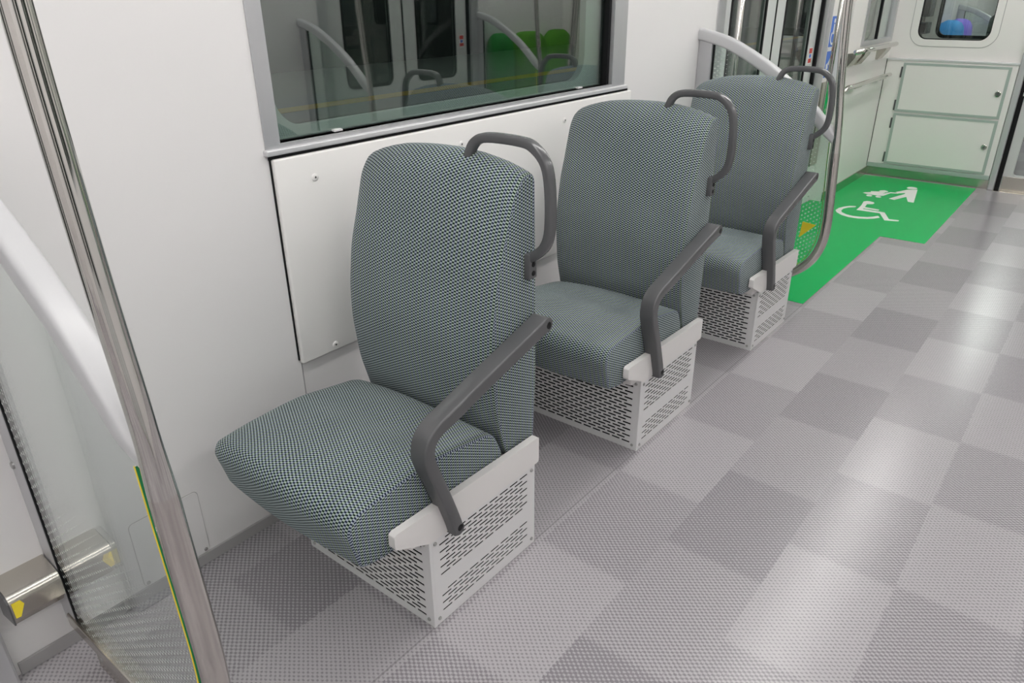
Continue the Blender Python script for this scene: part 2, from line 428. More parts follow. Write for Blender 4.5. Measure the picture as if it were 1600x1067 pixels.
# ------------------------------------------------------------ single seats
SX, SY = .874, .945
def lerp(tab, x):
    if x <= tab[0][0]: return tab[0][1]
    for (a, b), (c, d) in zip(tab, tab[1:]):
        if x <= c: 
            t = (x-a)/(c-a); return b+(d-b)*t
    return tab[-1][1]
def resample(poly, rad, n_arc=5, step=.025):
    """closed polygon with rounded corners, subdivided"""
    out = []; n = len(poly)
    for i in range(n):
        p, c, q = (Vector(poly[i-1]), Vector(poly[i]), Vector(poly[(i+1) % n])); r = rad[i]
        if r <= 0: out.append(c); continue
        a = (p-c).normalized(); b = (q-c).normalized()
        d = min(r, (p-c).length*.48, (q-c).length*.48)
        A, B = c+a*d, c+b*d
        for k in range(n_arc+1):
            t = k/n_arc; out.append(A*(1-t)**2+c*2*t*(1-t)+B*t*t)
    fin = []
    for i in range(len(out)):
        a, b = out[i], out[(i+1) % len(out)]; L = (b-a).length; k = max(1, int(L/step))
        for j in range(k): fin.append(a+(b-a)*j/k)
    return fin
def loft(prof, stations, warp):
    """prof: closed xz loop; stations: (y, inset); warp(x,y,z)->xyz; returns geometry plus uv lookup"""
    n = len(prof)
    nor = []
    for i in range(n):
        t = (prof[(i+1) % n]-prof[i-1]).normalized(); nor.append(Vector((t.y, -t.x)))
    area = sum(prof[i].x*prof[(i+1) % n].y-prof[(i+1) % n].x*prof[i].y for i in range(n))
    sg = -1 if area > 0 else 1
    arc = [0]
    for i in range(n): arc.append(arc[-1]+(prof[(i+1) % n]-prof[i]).length)
    V, F, UV = [], [], []
    for y, ins in stations:
        for i in range(n):
            p = prof[i]+nor[i]*sg*ins
            V.append(warp(p.x, y, p.y))
    S = len(stations)
    for s in range(S-1):
        for i in range(n):
            f = (s*n+i, s*n+(i+1) % n, (s+1)*n+(i+1) % n, (s+1)*n+i); F.append(f)
            UV.append(dict(zip(f, [(stations[s][0], arc[i]), (stations[s][0], arc[i+1]), (stations[s+1][0], arc[i+1]), (stations[s+1][0], arc[i])])))
    # caps: fans of inner rings so the side panels stay nearly flat
    for base, flip in ((0, True), ((S-1)*n, False)):
        f = tuple(range(base, base+n)); f = f[::-1] if flip else f
        F.append(f); UV.append({i: (V[i][0], V[i][2]) for i in f})
    return V, F, UV
def make_soft(name, geo, part):
    V, F, UV = geo
    o = part(name, (V, F), 'fabric', uv=lambda p, vi, co: UV[p.index].get(vi, (co.x, co.z)), smooth=48)
    return o

def perforated(w0, w1, z0, z1, groups, slot, gap, pitch, h, margin0, margin1):
    """flat sheet in (w,z) with staggered real slots; groups = list of (zstart, rows)"""
    quads = []; zc = z0
    for zs, rows in groups:
        for r in range(rows):
            za = zs+r*pitch; zb = za+h
            quads.append((w0, w1, zc, za)); zc = zb
            per = slot+gap
            x = w0+margin0+(per/2 if r % 2 else 0); prev = w0
            while x+slot <= w1-margin1+1e-6:
                quads.append((prev, x, za, zb)); prev = x+slot; x += per
            quads.append((prev, w1, za, zb))
    quads.append((w0, w1, zc, z1))
    return quads
def sheet(quads, axis, c):
    V, F = [], []
    for a, b, d, e_ in quads:
        n = len(V)
        for u, v in ((a, d), (b, d), (b, e_), (a, e_)): V.append((c, u, v) if axis == 0 else (u, c, v))
        F.append((n, n+1, n+2, n+3))
    return V, F

def make_seat(label):
    loc = (SX, SY, 0)
    e, part0 = thing('train_seat', label, 'seat', loc, group='single seats in a row along the window wall')
    def part(n, g, m, parent=None, **kw):      # seat geometry is written in seat coordinates
        return make(n, g, m, parent or e, off=(0, 0, 0), **kw)
    BL, BW, BH = .385, .463, .258
    # --- base box of perforated sheet metal
    fq = perforated(.0, BW, .0, BH, [(.022, 20)], .029, .0082, .0114, .0054, .026, .022)
    fr = part('front_grille', sheet(fq, 0, .0), 'seat_box')
    sq = perforated(.008, BL, .0, BH, [(.030, 6), (.138, 10)], .031, .0080, .0108, .0044, .022, .022)
    sd = part('side_grille', sheet(sq, 1, .0), 'seat_box')
    for o in (fr, sd):
        md = o.modifiers.new('thickness', 'SOLIDIFY'); md.thickness = .0009; md.offset = 0
    part('corner_trim', box(-.002, .008, -.002, .004, .0, BH, .0012), 'seat_box')
    part('slot_shade_box', box(.012, BL-.004, .012, BW-.004, .004, BH-.004), 'slot_shade_black')  # added inner box, its black stands in for shade behind the slots
    part('rear_panel', join(box(BL-.003, BL, .0, BW, 0, BH), box(.0, BL, BW-.003, BW, 0, BH)), 'seat_box')
    for sx_, sz_ in ((.016, .018), (BL-.014, .018), (.016, BH-.018), (BL-.014, BH-.018)):
        part('screw', cyl((sx_, -.001, sz_), (0, -1, 0), .0048, .003), 'steel_screw', smooth=40)
    for sy_, sz_ in ((.016, .018), (.016, BH-.016), (BW-.018, .018)):
        part('screw', cyl((-.001, sy_, sz_), (-1, 0, 0), .0048, .003), 'steel_screw', smooth=40)
    # --- off-white side bracket and seat pan
    part('side_bracket', extr(resample([(.386, .264), (.386, .338), (-.098, .349), (-.106, .344), (-.107, .312), (-.008, .263)], [.008, .006, .002, .003, .008, .004], 3, 1), 1, -.013, .006), 'seat_shell')
    part('seat_pan', box(-.05, .386, .006, .45, .258, .292, .006), 'seat_shell')
    # --- cushion
    prof = resample([(.262, .300), (.270, .345), (.236, .418), (.045, .449), (-.110, .442), (-.186, .432), (-.204, .400), (-.180, .302), (-.12, .288), (.10, .288)],
                    [.01, .02, .03, .05, .05, .022, .02, .015, .03, .0], 5, .022)
    st = [(.010, .005), (.0115, .0018), (.0145, .0004), (.020, 0)]+[(.04+.04*i, 0) for i in range(11)]+[(.470, .001), (.488, .006), (.502, .016), (.511, .030), (.515, .048)]
    def wc(x, y, z):
        t = max(0, min(1, (y-.02)/.46)); b = math.sin(math.pi*t)
        k = max(0, min(1, (z-.36)/.07))
        dz = (.010*b - .016*b*math.exp(-((x-.085)/.055)**2) - .010*max(0, (y-.30)/.2)**2)*k
        dx = -.012*b*max(0, min(1, (-.10-x)/.08))
        return (x+dx, y, z+dz)
    make_soft('cushion', loft(prof, st, wc), part)
    # --- backrest
    bp = resample([(.395, .312), (.405, .50), (.402, .80), (.398, .980), (.390, .996), (.358, .997), (.326, .962), (.292, .868), (.262, .773), (.243, .66), (.240, .58), (.252, .455), (.284, .335), (.300, .312)],
                  [.008, .02, .02, .008, .008, .022, .04, .03, .03, .03, .03, .03, .02, .008], 5, .022)
    crown = [(0, -.006), (.03, .006), (.07, .018), (.14, .030), (.22, .035), (.30, .033), (.38, .026), (.44, .013), (.48, .0), (.527, -.018)]
    st = [(.012, .004), (.0132, .0015), (.016, .0003), (.022, 0)]+[(.04+.035*i, 0) for i in range(13)]+[(.490, .001), (.506, .005), (.518, .012), (.525, .019), (.528, .026)]
    def wb(x, y, z):
        r = max(0, min(1, (z-.72)/.27)); r = r*r*(3-2*r)
        t = max(0, min(1, (y-.02)/.46))
        f = max(0, min(1, (.36-x)/.06))
        return (x-.010*math.sin(math.pi*t)*f+.012*f*max(0, (y-.42)/.1)**2, y, z+lerp(crown, y)*r)
    make_soft('backrest', loft(bp, st, wb), part)
    # --- armrest
    path = smooth_path([(.062, 0, .262), (.052, 0, .300), (.020, 0, .395), (-.008, 0, .472), (-.012, 0, .505), (-.002, 0, .532), (.024, 0, .549), (.070, 0, .562), (.20, 0, .600), (.33, 0, .636), (.388, 0, .652)], 5)
    path = [(p.x, -.014, p.z) for p in path]
    def ap(t): 
        k = .030+.007*max(0, (t-.55)/.45)
        return rrect(.046, k, .0045, 3)
    a = part('armrest', sweep(path, ap, (0, 1, 0)), 'dark_grey', smooth=38)
    part('armrest_end', cyl((.0615, -.0365, .270), (0, 1, 0), .0148, .045, 18, False), 'dark_grey', a, smooth=38)
    part('armrest_end', cyl((.386, -.0365, .6515), (0, 1, 0), .0182, .045, 18, False), 'dark_grey', a, smooth=38)
    for cx, cz in ((.0635, .274), (.389, .650)):
        part('bolt_hole', cyl((cx, -.0368, cz), (0, -1, 0), .0085, .0006, 14, False), 'black_rubber', a)
    # --- grab handle on the shoulder of the backrest
    hx = .372
    gp = smooth_path([(hx-.012, .172, .985), (hx-.012, .167, 1.020), (hx-.008, .152, 1.050), (hx-.004, .118, 1.063), (hx, .034, 1.063), (hx, -.004, 1.054), (hx, -.036, 1.022), (hx, -.0475, .965), (hx, -.048, .885), (hx, -.036, .845), (hx, -.008, .818), (hx, .010, .808)], 5)
    h = part('grab_handle', sweep(gp, rrect(.0245, .0215, .007, 3), (1, 0, 0)), 'dark_grey', smooth=38)
    part('handle_foot', box(hx-.014, hx+.014, -.004, .018, .762, .822, .004), 'dark_grey', h, smooth=30)
    for cz in (.776, .797): part('screw', cyl((hx, -.0035, cz), (0, -1, 0), .0065, .002), 'black_rubber', h)
    return e
seat0 = make_seat('nearest single seat with green-and-navy checked fabric, closest to the camera')
labels = ['middle one of the three single checked seats, between the near and far seat',
          'farthest single checked seat, standing next to the green floor and far glass screen']
for i, dx in enumerate((.932, 1.863)):
    c = copy_tree(seat0, None, (dx, 0, 0)); c['label'] = labels[i]

# ------------------------------------------------------------ glass screens beside the doors
def screen(x, dirx, wall, sgn, label, group, dots, pole=True):
    """x: plane of the screen; dirx: side on which the kick box stands; wall/sgn: wall position and direction of the aisle"""
    def Y(y): return wall+sgn*(WY-y)
    loc = (x, wall, 0)
    e, part = thing('glass_screen', label, 'screen', loc, group=group)
    post = part('wall_post', box(x-.013-dirx*.004, x+.013-dirx*.004, Y(1.505), Y(1.571), .075, 1.16, .004), 'aluminium')
    part('post_gasket', box(x-.006-dirx*.010, x+.006-dirx*.010, Y(1.4995), Y(1.506), .11, 1.15), 'black_rubber')
    for z in (1.137, .876, .50, .16):
        part('bolt', cyl((x-dirx*.0165, Y(1.552), z), (-dirx, 0, 0), .008, .005), 'steel_screw', post, smooth=40)
    rp = [(x, Y(1.571), 1.170), (x, Y(1.49), 1.152), (x, Y(1.40), 1.122), (x, Y(1.25), 1.045), (x, Y(1.11), .952), (x, Y(1.0), .855), (x, Y(.914), .768)]
    part('top_rail', sweep(smooth_path(rp, 6), lambda t: rrect(.044-.014*max(0, (t-.93)/.07), .050-.018*max(0, (t-.90)/.1), .011, 4), (1, 0, 0)), 'white_rail', smooth=40)
    up = [(x, Y(.965), CZ), (x, Y(.962), 1.6), (x, Y(.958), 1.33), (x, Y(.949), 1.18), (x, Y(.934), 1.0), (x, Y(.915), .84)]
    lo = [(x, Y(.907), .72), (x, Y(.904), .66), (x, Y(.893), .50), (x, Y(.889), .40), (x, Y(.896), .32), (x, Y(.922), .25), (x, Y(.965), .195), (x, Y(1.03), .145), (x, Y(1.10), .112), (x, Y(1.16), .100)]
    whole = smooth_path(up+lo, 8); cut = 8*len(up)                 # one continuous tube that widens below the rail
    def rz(P):
        def f(t):
            z = P[round(t*(len(P)-1))].z; k = max(0, min(1, (.82-z)/.13)); return circ(.0175+.0033*k*k*(3-2*k), 20)
        return f
    part('pole', sweep(whole[:cut+1], rz(whole[:cut+1]), (1, 0, 0)), 'chrome', smooth=50)
    part('lower_pole', sweep(whole[cut:], rz(whole[cut:]), (1, 0, 0)), 'satin_pole', smooth=50)
    part('bottom_rail', box(x-.016-dirx*.006, x+.016-dirx*.006, Y(1.08), Y(1.540), .076, .112, .004), 'stainless')
    k = part('kick_box', box(x-.012, x+.022, Y(1.06), Y(1.455), .0, .076, .003) if dirx > 0 else box(x-.022, x+.012, Y(1.06), Y(1.455), .0, .076, .003), 'stainless')
    part('bolt', cyl((x-dirx*.012, Y(1.42), .045), (-dirx, 0, 0), .005, .003), 'steel_screw', k, smooth=40)
    # glass: outline inside post, rail, pole and bottom rail
    rail = [(p.y, p.z-.018) for p in smooth_path(rp, 4)][2:-1]
    polep = [(p.y-sgn*.030, p.z) for p in whole if .155 < p.z < .765]
    outl = [(Y(1.502), .108)]+[(Y(1.502), rail[0][1])]+[q for q in rail if abs(q[0]-wall) > .07]+polep+[(Y(1.10), .108)]
    n = len(outl)
    gx = x-dirx*.011                      # the pane sits on the door side of the pole
    Vg = [(gx-.003, a, b) for a, b in outl]+[(gx+.003, a, b) for a, b in outl]
    g = make('glass_panel', (Vg, [tuple(range(n)), tuple(range(2*n-1, n-1, -1))]), dots, e, off=loc)
    ir = range(n-1-len(polep), n-2)
    part('glass_rim', join(*[extr([outl[i], outl[i+1], (outl[i+1][0]-sgn*.0015, outl[i+1][1]), (outl[i][0]-sgn*.0015, outl[i][1])], 0, gx-.0031, gx+.0031) for i in ir]), 'glass_edge', g)
    part('edge_tape', join(*[extr([(a[0], a[1]), (b[0], b[1]), (b[0]-sgn*.0045, b[1]), (a[0]-sgn*.0045, a[1])], 0, gx-dirx*.0038, gx-dirx*.0031) for a, b in zip(polep[0:-1], polep[1:])]), 'yellow_paint', g)
    return e, part, Y
glass_mat('dotted_glass_near', (.945, .972, .96), .043, dots=(1, .13, .46, -.066))
glass_mat('dotted_glass_far', (.88, .93, .91), .043, dots=(1, .10, 1.0, -.066))
e, part, Y = screen(.345, 1, WY, -1, 'glass screen with curved white rail and chrome pole, in the left foreground', 'glass screens', 'dotted_glass_near')
e, part, Y = screen(3.312, -1, WY, -1, 'glass screen with curved white rail behind the farthest checked seat', 'glass screens', 'dotted_glass_far')
part('warning_sticker', extr([(.934, .399), (.995, .405), (1.0, .33)], 0, 3.3178, 3.3192), 'yellow_paint')
glass_mat('dotted_glass_opp', (.88, .93, .91), .043, dots=(1, .10, .8, .066))
screen(3.312, -1, OY, 1, 'glass screen before the door across the aisle, nearer one in the window reflection', 'glass screens', 'dotted_glass_opp')
screen(5.14, 1, OY, 1, 'glass screen at the end of the green bench across the aisle', 'glass screens', 'dotted_glass_opp')
# vertical door-side grab poles
for px, py, wall, lb in ((3.56, 1.50, WY, 'slim vertical chrome grab pole before the far door'), (5.06, 1.50, WY, 'slim vertical chrome grab pole between the far door and the blue stickers')):
    e, part = thing('grab_pole', lb, 'pole', (px, py, .5), group='door grab poles')
    part('tube', sweep([(px, py, .52), (px, py, 1.0), (px, py, 1.86)], circ(.015, 16), (1, 0, 0)), 'chrome', smooth=True)
    for z in (.55, 1.83): part('bracket', sweep([(px, py, z), (px, wall, z)], circ(.011, 12), (1, 0, 0)), 'chrome', smooth=True)

# ------------------------------------------------------------ doors in the side walls
def sliding_door(name, x0, x1, wall, sgn, label, sticker=False):
    def Y(d): return wall+sgn*d                     # d>0 goes out of the car
    loc = ((x0+x1)/2, Y(.05), 0)
    e, part = thing(name, label, 'door', loc, kind='structure')
    part('jamb', box(x0-.085, x0, Y(-.006), Y(.08), 0, 1.95, .004), 'aluminium')
    part('jamb', box(x1, x1+.09, Y(-.006), Y(.08), 0, 1.95, .004), 'aluminium')
    part('header', box(x0-.085, x1+.09, Y(-.006), Y(.08), 1.93, 1.98, .004), 'aluminium')
    part('threshold', box(x0, x1, Y(.0), Y(.10), -.02, .004), 'stainless')
    mid = (x0+x1)/2
    for a, b, ga, gb in ((x0-.02, mid-.008, x0+.16, mid-.14), (mid+.008, x1+.02, mid+.14, x1-.16)):
        leaf = part('door_leaf', plate_hole(a, b, .006, 1.93, ga, gb, .70, 1.75, .06, 1, Y(.040), Y(.072)), 'door_white', smooth=30)
        part('window_gasket', ring(rpoly(ga-.006, gb+.006, .694, 1.756, .065), rpoly(ga+.012, gb-.012, .712, 1.738, .05), 1, Y(.037), Y(.045)), 'black_rubber', leaf)
        part('pane', box(ga+.005, gb-.005, Y(.052), Y(.058), .705, 1.745), 'door_glass', leaf)
    part('meeting_rubber', box(mid-.0085, mid+.0085, Y(.038), Y(.07), .006, 1.93), 'black_rubber')
    part('jamb_rubber', join(box(x0-.001, x0+.018, Y(.02), Y(.039), .0, 1.93), box(x1-.022, x1+.001, Y(.02), Y(.039), .0, 1.93)), 'black_rubber')
    if sticker:
        part('sticker', box(x1-.115, x1-.055, Y(.0385), Y(.0398), .925, 1.02), 'sticker_white', label='red, white and blue warning sticker')
        part('sticker_mark', join(box(x1-.11, x1-.06, Y(.0375), Y(.0386), .985, 1.015), box(x1-.11, x1-.06, Y(.0375), Y(.0386), .93, .955)), 'sticker_red')
        part('sticker_mark', box(x1-.10, x1-.07, Y(.0375), Y(.0386), .960, .980), 'sticker_blue')
    return e
sliding_door('door_1', DX0, DX1, WY, 1, 'pair of glazed sliding doors beyond the farthest seat', True)
sliding_door('door_2', NDX0, NDX1, WY, 1, 'pair of glazed sliding doors left of the near glass screen')
sliding_door('door_3', DX0, DX1, OY, -1, 'pair of glazed sliding doors across the aisle, seen mirrored in the window', True)
sliding_door('door_4', NDX0, NDX1, OY, -1, 'pair of glazed sliding doors across the aisle beside the camera')

# stainless cover on the wall left of the near screen
e, part = thing('steel_cover', 'brushed stainless steel cover box low on the wall left of the near screen', 'cover', (.28, WY, .15))
part('cover_shell', extr(resample([(WY, .168), (WY, .262), (1.507, .256), (1.492, .244), (1.492, .198), (1.507, .192), (1.520, .168)], [0, 0, .012, .012, .003, .003, 0], 4, 1), 0, .228, .326), 'stainless', smooth=40)
part('end_cap', extr([(WY, .168), (WY, .258), (1.505, .252), (1.494, .240), (1.494, .185)], 0, .225, .228), 'dark_grey')
part('yellow_mark', extr([(.231, .203), (.231, .240), (.247, .240), (.252, .228), (.240, .202)], 1, 1.4905, 1.4919), 'yellow_paint')
struct('trim_3', box(.11, .205, WY-.035, WY+.0, 0, 1.95, .006), 'aluminium', 'grey aluminium pillar beside the near door at the left edge', 'trim')

# ------------------------------------------------------------ wheelchair bay: stickers, handrails, window
def wall_stickers():
    y = WY-.0006
    e, part = thing('blue_wall_sticker', 'blue sticker with white wheelchair symbol beside the far door', 'sticker', (5.235, WY, 1.01))
    part('sheet', box(5.165, 5.295, y, WY+.0002, 1.01, 1.19), 'sticker_blue')
    ringp = [(5.23+.042*math.cos(math.radians(a)), 1.065+.038*math.sin(math.radians(a))) for a in range(130, 400, 15)]
    g = [sweep([(a, y-.0004, b) for a, b in ringp], [(-.0003, -.0065), (.0003, -.0065), (.0003, .0065), (-.0003, .0065)], (0, 1, 0)),
         cyl((5.222, y, 1.163), (0, -1, 0), .014, .0006, 12, False), extr([(5.215, 1.145), (5.233, 1.145), (5.236, 1.10), (5.272, 1.10), (5.282, 1.055), (5.268, 1.055), (5.258, 1.085), (5.215, 1.085)], 1, y-.0006, y)]
    part('wheelchair_symbol', join(*g), 'sticker_white')
    e, part = thing('blue_wall_sticker', 'blue sticker with white pushchair symbol, lower one beside the far door', 'sticker', (5.235, WY, .825))
    part('sheet', box(5.165, 5.295, y, WY+.0002, .825, 1.003), 'sticker_blue')
    g = [box(5.165, 5.295, y-.0006, y, .985, 1.003), cyl((5.262, y, .962), (0, -1, 0), .012, .0006, 12, False), extr([(5.245, .945), (5.278, .945), (5.285, .84), (5.265, .84), (5.255, .89), (5.215, .92), (5.21, .91)], 1, y-.0006, y),
         extr([(5.18, .905), (5.215, .915), (5.222, .88), (5.19, .87)], 1, y-.0006, y), cyl((5.192, y, .853), (0, -1, 0), .009, .0006, 10, False), cyl((5.222, y, .853), (0, -1, 0), .009, .0006, 10, False)]
    part('pushchair_symbol', join(*g), 'sticker_white')
wall_stickers()
e, part = thing('wall_handrail', 'upper chrome handrail with wedge brackets on the wheelchair bay wall', 'handrail', (5.77, S2, .97))
part('tube', sweep([(5.27, 1.425, .978), (5.6, 1.425, .978), (6.26, 1.425, .978)], circ(.016, 16), (0, 1, 0)), 'chrome', smooth=True)
for bx in (5.30, 5.50, 6.02): part('bracket', extr([(1.425, .972), (S2, .965), (S2, .885), (1.475, .885), (1.432, .945)], 0, bx, bx+.13), 'stainless')
e, part = thing('wall_handrail', 'lower flat chrome handrail on the wheelchair bay wall', 'handrail', (5.77, S2, .76))
part('bar', sweep(smooth_path([(5.16, S2, .70), (5.18, 1.45, .735), (5.24, 1.43, .765), (5.40, 1.43, .766), (5.8, 1.43, .766), (6.27, 1.43, .766)], 4), circ(.015, 14, .018), (0, .2, -.98)), 'chrome', smooth=True)
for bx in (5.44, 6.06): part('bracket', box(bx, bx+.16, 1.434, S2, .742, .760, .003), 'stainless')
e, part = thing('window_2', 'small side window with aluminium frame in the wheelchair bay', 'window', (5.98, S2, 1.0), kind='structure')
part('frame', ring([(5.585, .99), (6.375, .99), (6.375, 1.77), (5.585, 1.77)], [(5.64, 1.02), (6.33, 1.02), (6.33, 1.73), (5.64, 1.73)], 1, S2-.004, S2+.03), 'aluminium')
part('mullion', box(6.005, 6.03, S2+.012, S2+.03, 1.02, 1.73), 'black_rubber')
part('pane', box(5.635, 6.01, S2+.020, S2+.024, 1.015, 1.735), 'window_glass')
part('pane', box(6.025, 6.335, S2+.020, S2+.024, 1.015, 1.735), 'clear_glass')
part('blind', box(6.03, 6.335, S2+.04, S2+.045, 1.01, 1.735), 'alu_rail')
e, part = thing('jamb_plate', 'small stainless plate low on the wall beyond the far door', 'plate', (5.22, WY, .25))
part('plate', box(5.15, 5.29, WY-.012, WY, .26, .80, .003), 'stainless')

# floor pictograms (flat paint on the green floor)
z0, z1 = .0014, .0026
def flat(*polys): return join(*[extr(p, 2, z0, z1) for p in polys])
MAN = [(6.016, 1.091), (6.059, 1.034), (5.651, .97), (5.652, 1.008), (5.79, 1.049), (5.651, 1.096), (5.664, 1.134), (5.873, 1.076), (5.899, 1.084), (5.864, 1.117), (5.892, 1.144)]
HEAD = [(6.081, 1.112), (6.11, 1.106), (6.127, 1.088), (6.125, 1.064), (6.103, 1.044), (6.070, 1.047), (6.052, 1.066), (6.052, 1.092), (6.062, 1.106)]
KID = [(5.729, 1.327), (5.752, 1.319), (5.782, 1.286), (5.813, 1.294), (5.836, 1.242), (5.843, 1.219), (5.841, 1.2), (5.782, 1.204), (5.760, 1.212), (5.863, 1.171), (5.875, 1.118), (5.852, 1.118), (5.837, 1.165), (5.726, 1.186), (5.707, 1.225), (5.715, 1.272), (5.715, 1.301)]
KHEAD = [(5.848, 1.247), (5.879, 1.245), (5.901, 1.222), (5.88, 1.19), (5.848, 1.192), (5.833, 1.217)]
W1 = [(5.671, 1.289), (5.700, 1.284), (5.705, 1.268), (5.679, 1.248), (5.652, 1.251), (5.649, 1.275)]
W2 = [(5.673, 1.228), (5.700, 1.220), (5.702, 1.205), (5.683, 1.187), (5.653, 1.191), (5.651, 1.213)]
CH = [(5.479, 1.253), (5.505, 1.238), (5.509, 1.221), (5.495, 1.19), (5.473, 1.18), (5.44, 1.184), (5.418, 1.214), (5.328, 1.204), (5.319, 1.109), (5.291, 1.107), (5.292, 1.201), (5.271, 1.203), (5.266, 1.062), (5.115, .998), (5.128, .94), (5.102, .938), (5.072, 1.015), (5.229, 1.082), (5.224, 1.229), (5.288, 1.231), (5.362, 1.236)]
WH = [(5.317, 1.257), (5.3, 1.293), (5.256, 1.32), (5.2, 1.337), (5.133, 1.338), (5.085, 1.315), (5.037, 1.27), (5.014, 1.218), (5.016, 1.162), (5.042, 1.111), (5.077, 1.076), (5.12, 1.054), (5.157, 1.075), (5.116, 1.094), (5.083, 1.122), (5.063, 1.161), (5.055, 1.203), (5.07, 1.249), (5.105, 1.288), (5.148, 1.305), (5.202, 1.308), (5.253, 1.291), (5.29, 1.255)]
e, part = thing('pushchair_pictogram', 'white pictogram of adult with pushchair painted on the green floor', 'pictogram', (5.85, 1.13, z0))
part('adult_figure', flat(MAN, HEAD), 'white_paint'); part('pushchair_figure', flat(KID, KHEAD, W1, W2), 'white_paint')
e, part = thing('wheelchair_pictogram', 'white wheelchair pictogram painted on the green floor', 'pictogram', (5.25, 1.15, z0))
part('seated_figure', flat(CH), 'white_paint'); part('wheel', flat(WH), 'white_paint')

# ------------------------------------------------------------ end wall: cabinet, window, gangway door
e, part = thing('end_cabinet', 'white two-door equipment cabinet on the end wall above the green floor', 'cabinet', (EX, 1.065, .072))
part('body', box(EX-.028, EX, .640, S2-.003, .072, .862, .003), 'end_white')
part('top_trim', box(EX-.034, EX, .636, S2-.003, .858, .874, .003), 'alu_rail')
part('bottom_trim', box(EX-.034, EX, .640, S2-.003, .070, .102, .003), 'cabinet_trim')
part('side_gap', box(EX-.029, EX, S2-.004, S2, .075, .868), 'black_rubber')
for z0_, z1_, zl, lb in ((.500, .846, .668, 'upper'), (.108, .486, .300, 'lower')):
    d = part('door', box(EX-.034, EX-.027, .690, 1.352, z0_+.008, z1_-.008, .002), 'end_white')
    part('door_frame', ring([(.676, z0_), (1.366, z0_), (1.366, z1_), (.676, z1_)], [(.695, z0_+.016), (1.347, z0_+.016), (1.347, z1_-.016), (.695, z1_-.016)], 0, EX-.036, EX-.028), 'cabinet_trim', d)
    lk = part('lock', cyl((EX-.034, .722, zl), (-1, 0, 0), .020, .010, 20), 'chrome', d, smooth=40)
    part('keyhole', cyl((EX-.0440, .722, zl), (-1, 0, 0), .009, .0006, 14, False), 'dark_grey', d)
    for fz in (.12, .80):
        part('hinge', cyl((EX-.034, 1.372, z0_+(z1_-z0_)*fz-.035), (0, 0, 1), .006, .075, 10, False), 'dark_grey', d)
e, part = thing('window_3', 'rounded window in the end wall looking into the next car', 'window', (EX, 1.094, 1.0), kind='structure')
part('frame', ring(rpoly(.815, 1.373, .962, 1.758, .10, 8), rpoly(.862, 1.326, 1.007, 1.713, .065, 8), 0, EX-.003, EX+.002), 'end_white', smooth=30)
part('frame_groove', ring(rpoly(.811, 1.377, .958, 1.762, .104, 8), rpoly(.815, 1.373, .962, 1.758, .10, 8), 0, EX-.001, EX+.002), 'base_grey')
part('gasket', ring(rpoly(.854, 1.334, .999, 1.721, .07, 8), rpoly(.868, 1.320, 1.013, 1.707, .06, 8), 0, EX+.004, EX+.016), 'black_rubber')
part('pane', extr(rpoly(.856, 1.332, 1.001, 1.719, .07, 8), 0, EX+.010, EX+.014), 'clear_glass')
e, part = thing('door_5', 'glazed gangway door at the right edge with stainless kick plate', 'door', (EX, .15, 0), kind='structure')
part('pillar', box(EX-.03, EX+.05, .596, .638, 0, CZ, .006), 'aluminium')
part('gap', box(EX+.004, EX+.03, .566, .597, .0, 1.98), 'black_rubber')
leaf = part('leaf_frame', plate_hole(-.25, .566, .0, 1.97, -.16, .505, .115, 1.85, .02, 0, EX+.012, EX+.042), 'door_white', smooth=30)
part('kick_plate', box(EX+.006, EX+.013, -.245, .560, .004, .104, .001), 'stainless', leaf)
part('pane', box(EX+.024, EX+.030, -.17, .515, .105, 1.86), 'clear_glass', leaf)
part('handle_catch', box(EX-.004, EX+.012, .545, .575, .66, .685, .003), 'seat_shell', leaf)
part('sill_plate', box(EX-.045, EX+.10, -.30, .60, -.01, .003, .001), 'stainless')
part('pillar', box(EX-.03, EX+.05, -.32, -.25, 0, CZ, .006), 'aluminium')

# gangway and next car
GX = 6.98
struct('gangway_floor', box(6.44, GX, -.45, 1.45, -.06, -.004), 'base_grey', 'grey floor of the gangway beyond the end door', 'floor')
struct('wall_gangway', join(*[box(6.47+.06*i, 6.50+.06*i, 1.40, 1.46, 0, CZ) for i in range(8)], box(6.44, GX, 1.45, 1.47, 0, CZ),
       *[box(6.47+.06*i, 6.50+.06*i, -.46, -.40, 0, CZ) for i in range(8)], box(6.44, GX, -.47, -.45, 0, CZ), box(6.44, GX, -.47, 1.47, CZ, CZ+.02)), 'bellows_grey', 'dark grey folded gangway bellows behind the end window', 'wall')
struct('wall_next_car_end', join(plate_hole(.60, WY+.08, 0, CZ, .86, 1.315, .995, 1.72, .06, 0, GX, GX+.05), box(GX, GX+.05, -.28, .60, 1.95, CZ), box(GX, GX+.05, OY-.08, -.28, 0, CZ)), 'end_white', 'end wall of the next car with a rounded window', 'wall')
e, part = thing('window_4', 'black-rimmed rounded window of the next car', 'window', (GX, 1.08, 1.0), kind='structure')
part('gasket', ring(rpoly(.852, 1.323, .987, 1.728, .065, 8), rpoly(.875, 1.300, 1.010, 1.705, .05, 8), 0, GX-.006, GX+.02), 'black_rubber')
part('pane', extr(rpoly(.86, 1.315, .995, 1.72, .06, 8), 0, GX+.010, GX+.014), 'clear_glass')
struct('floor_next_car', box(GX, NX, OY-.08, WY+.08, -.06, 0), 'floor', 'grey vinyl floor of the next car', 'floor')
struct('wall_next_car_left', box(GX, NX, WY, WY+.06, 0, CZ), 'wall_white', 'off-white side wall of the next car behind the blue and purple seats', 'wall')
struct('wall_next_car_right', join(box(GX, NX, OY-.06, OY, 0, CZ)), 'wall_white', 'off-white opposite side wall of the next car', 'wall')
struct('wall_next_car_back', box(NX, NX+.05, OY-.08, WY+.08, 0, CZ), 'wall_white', 'far end wall of the next car', 'wall')
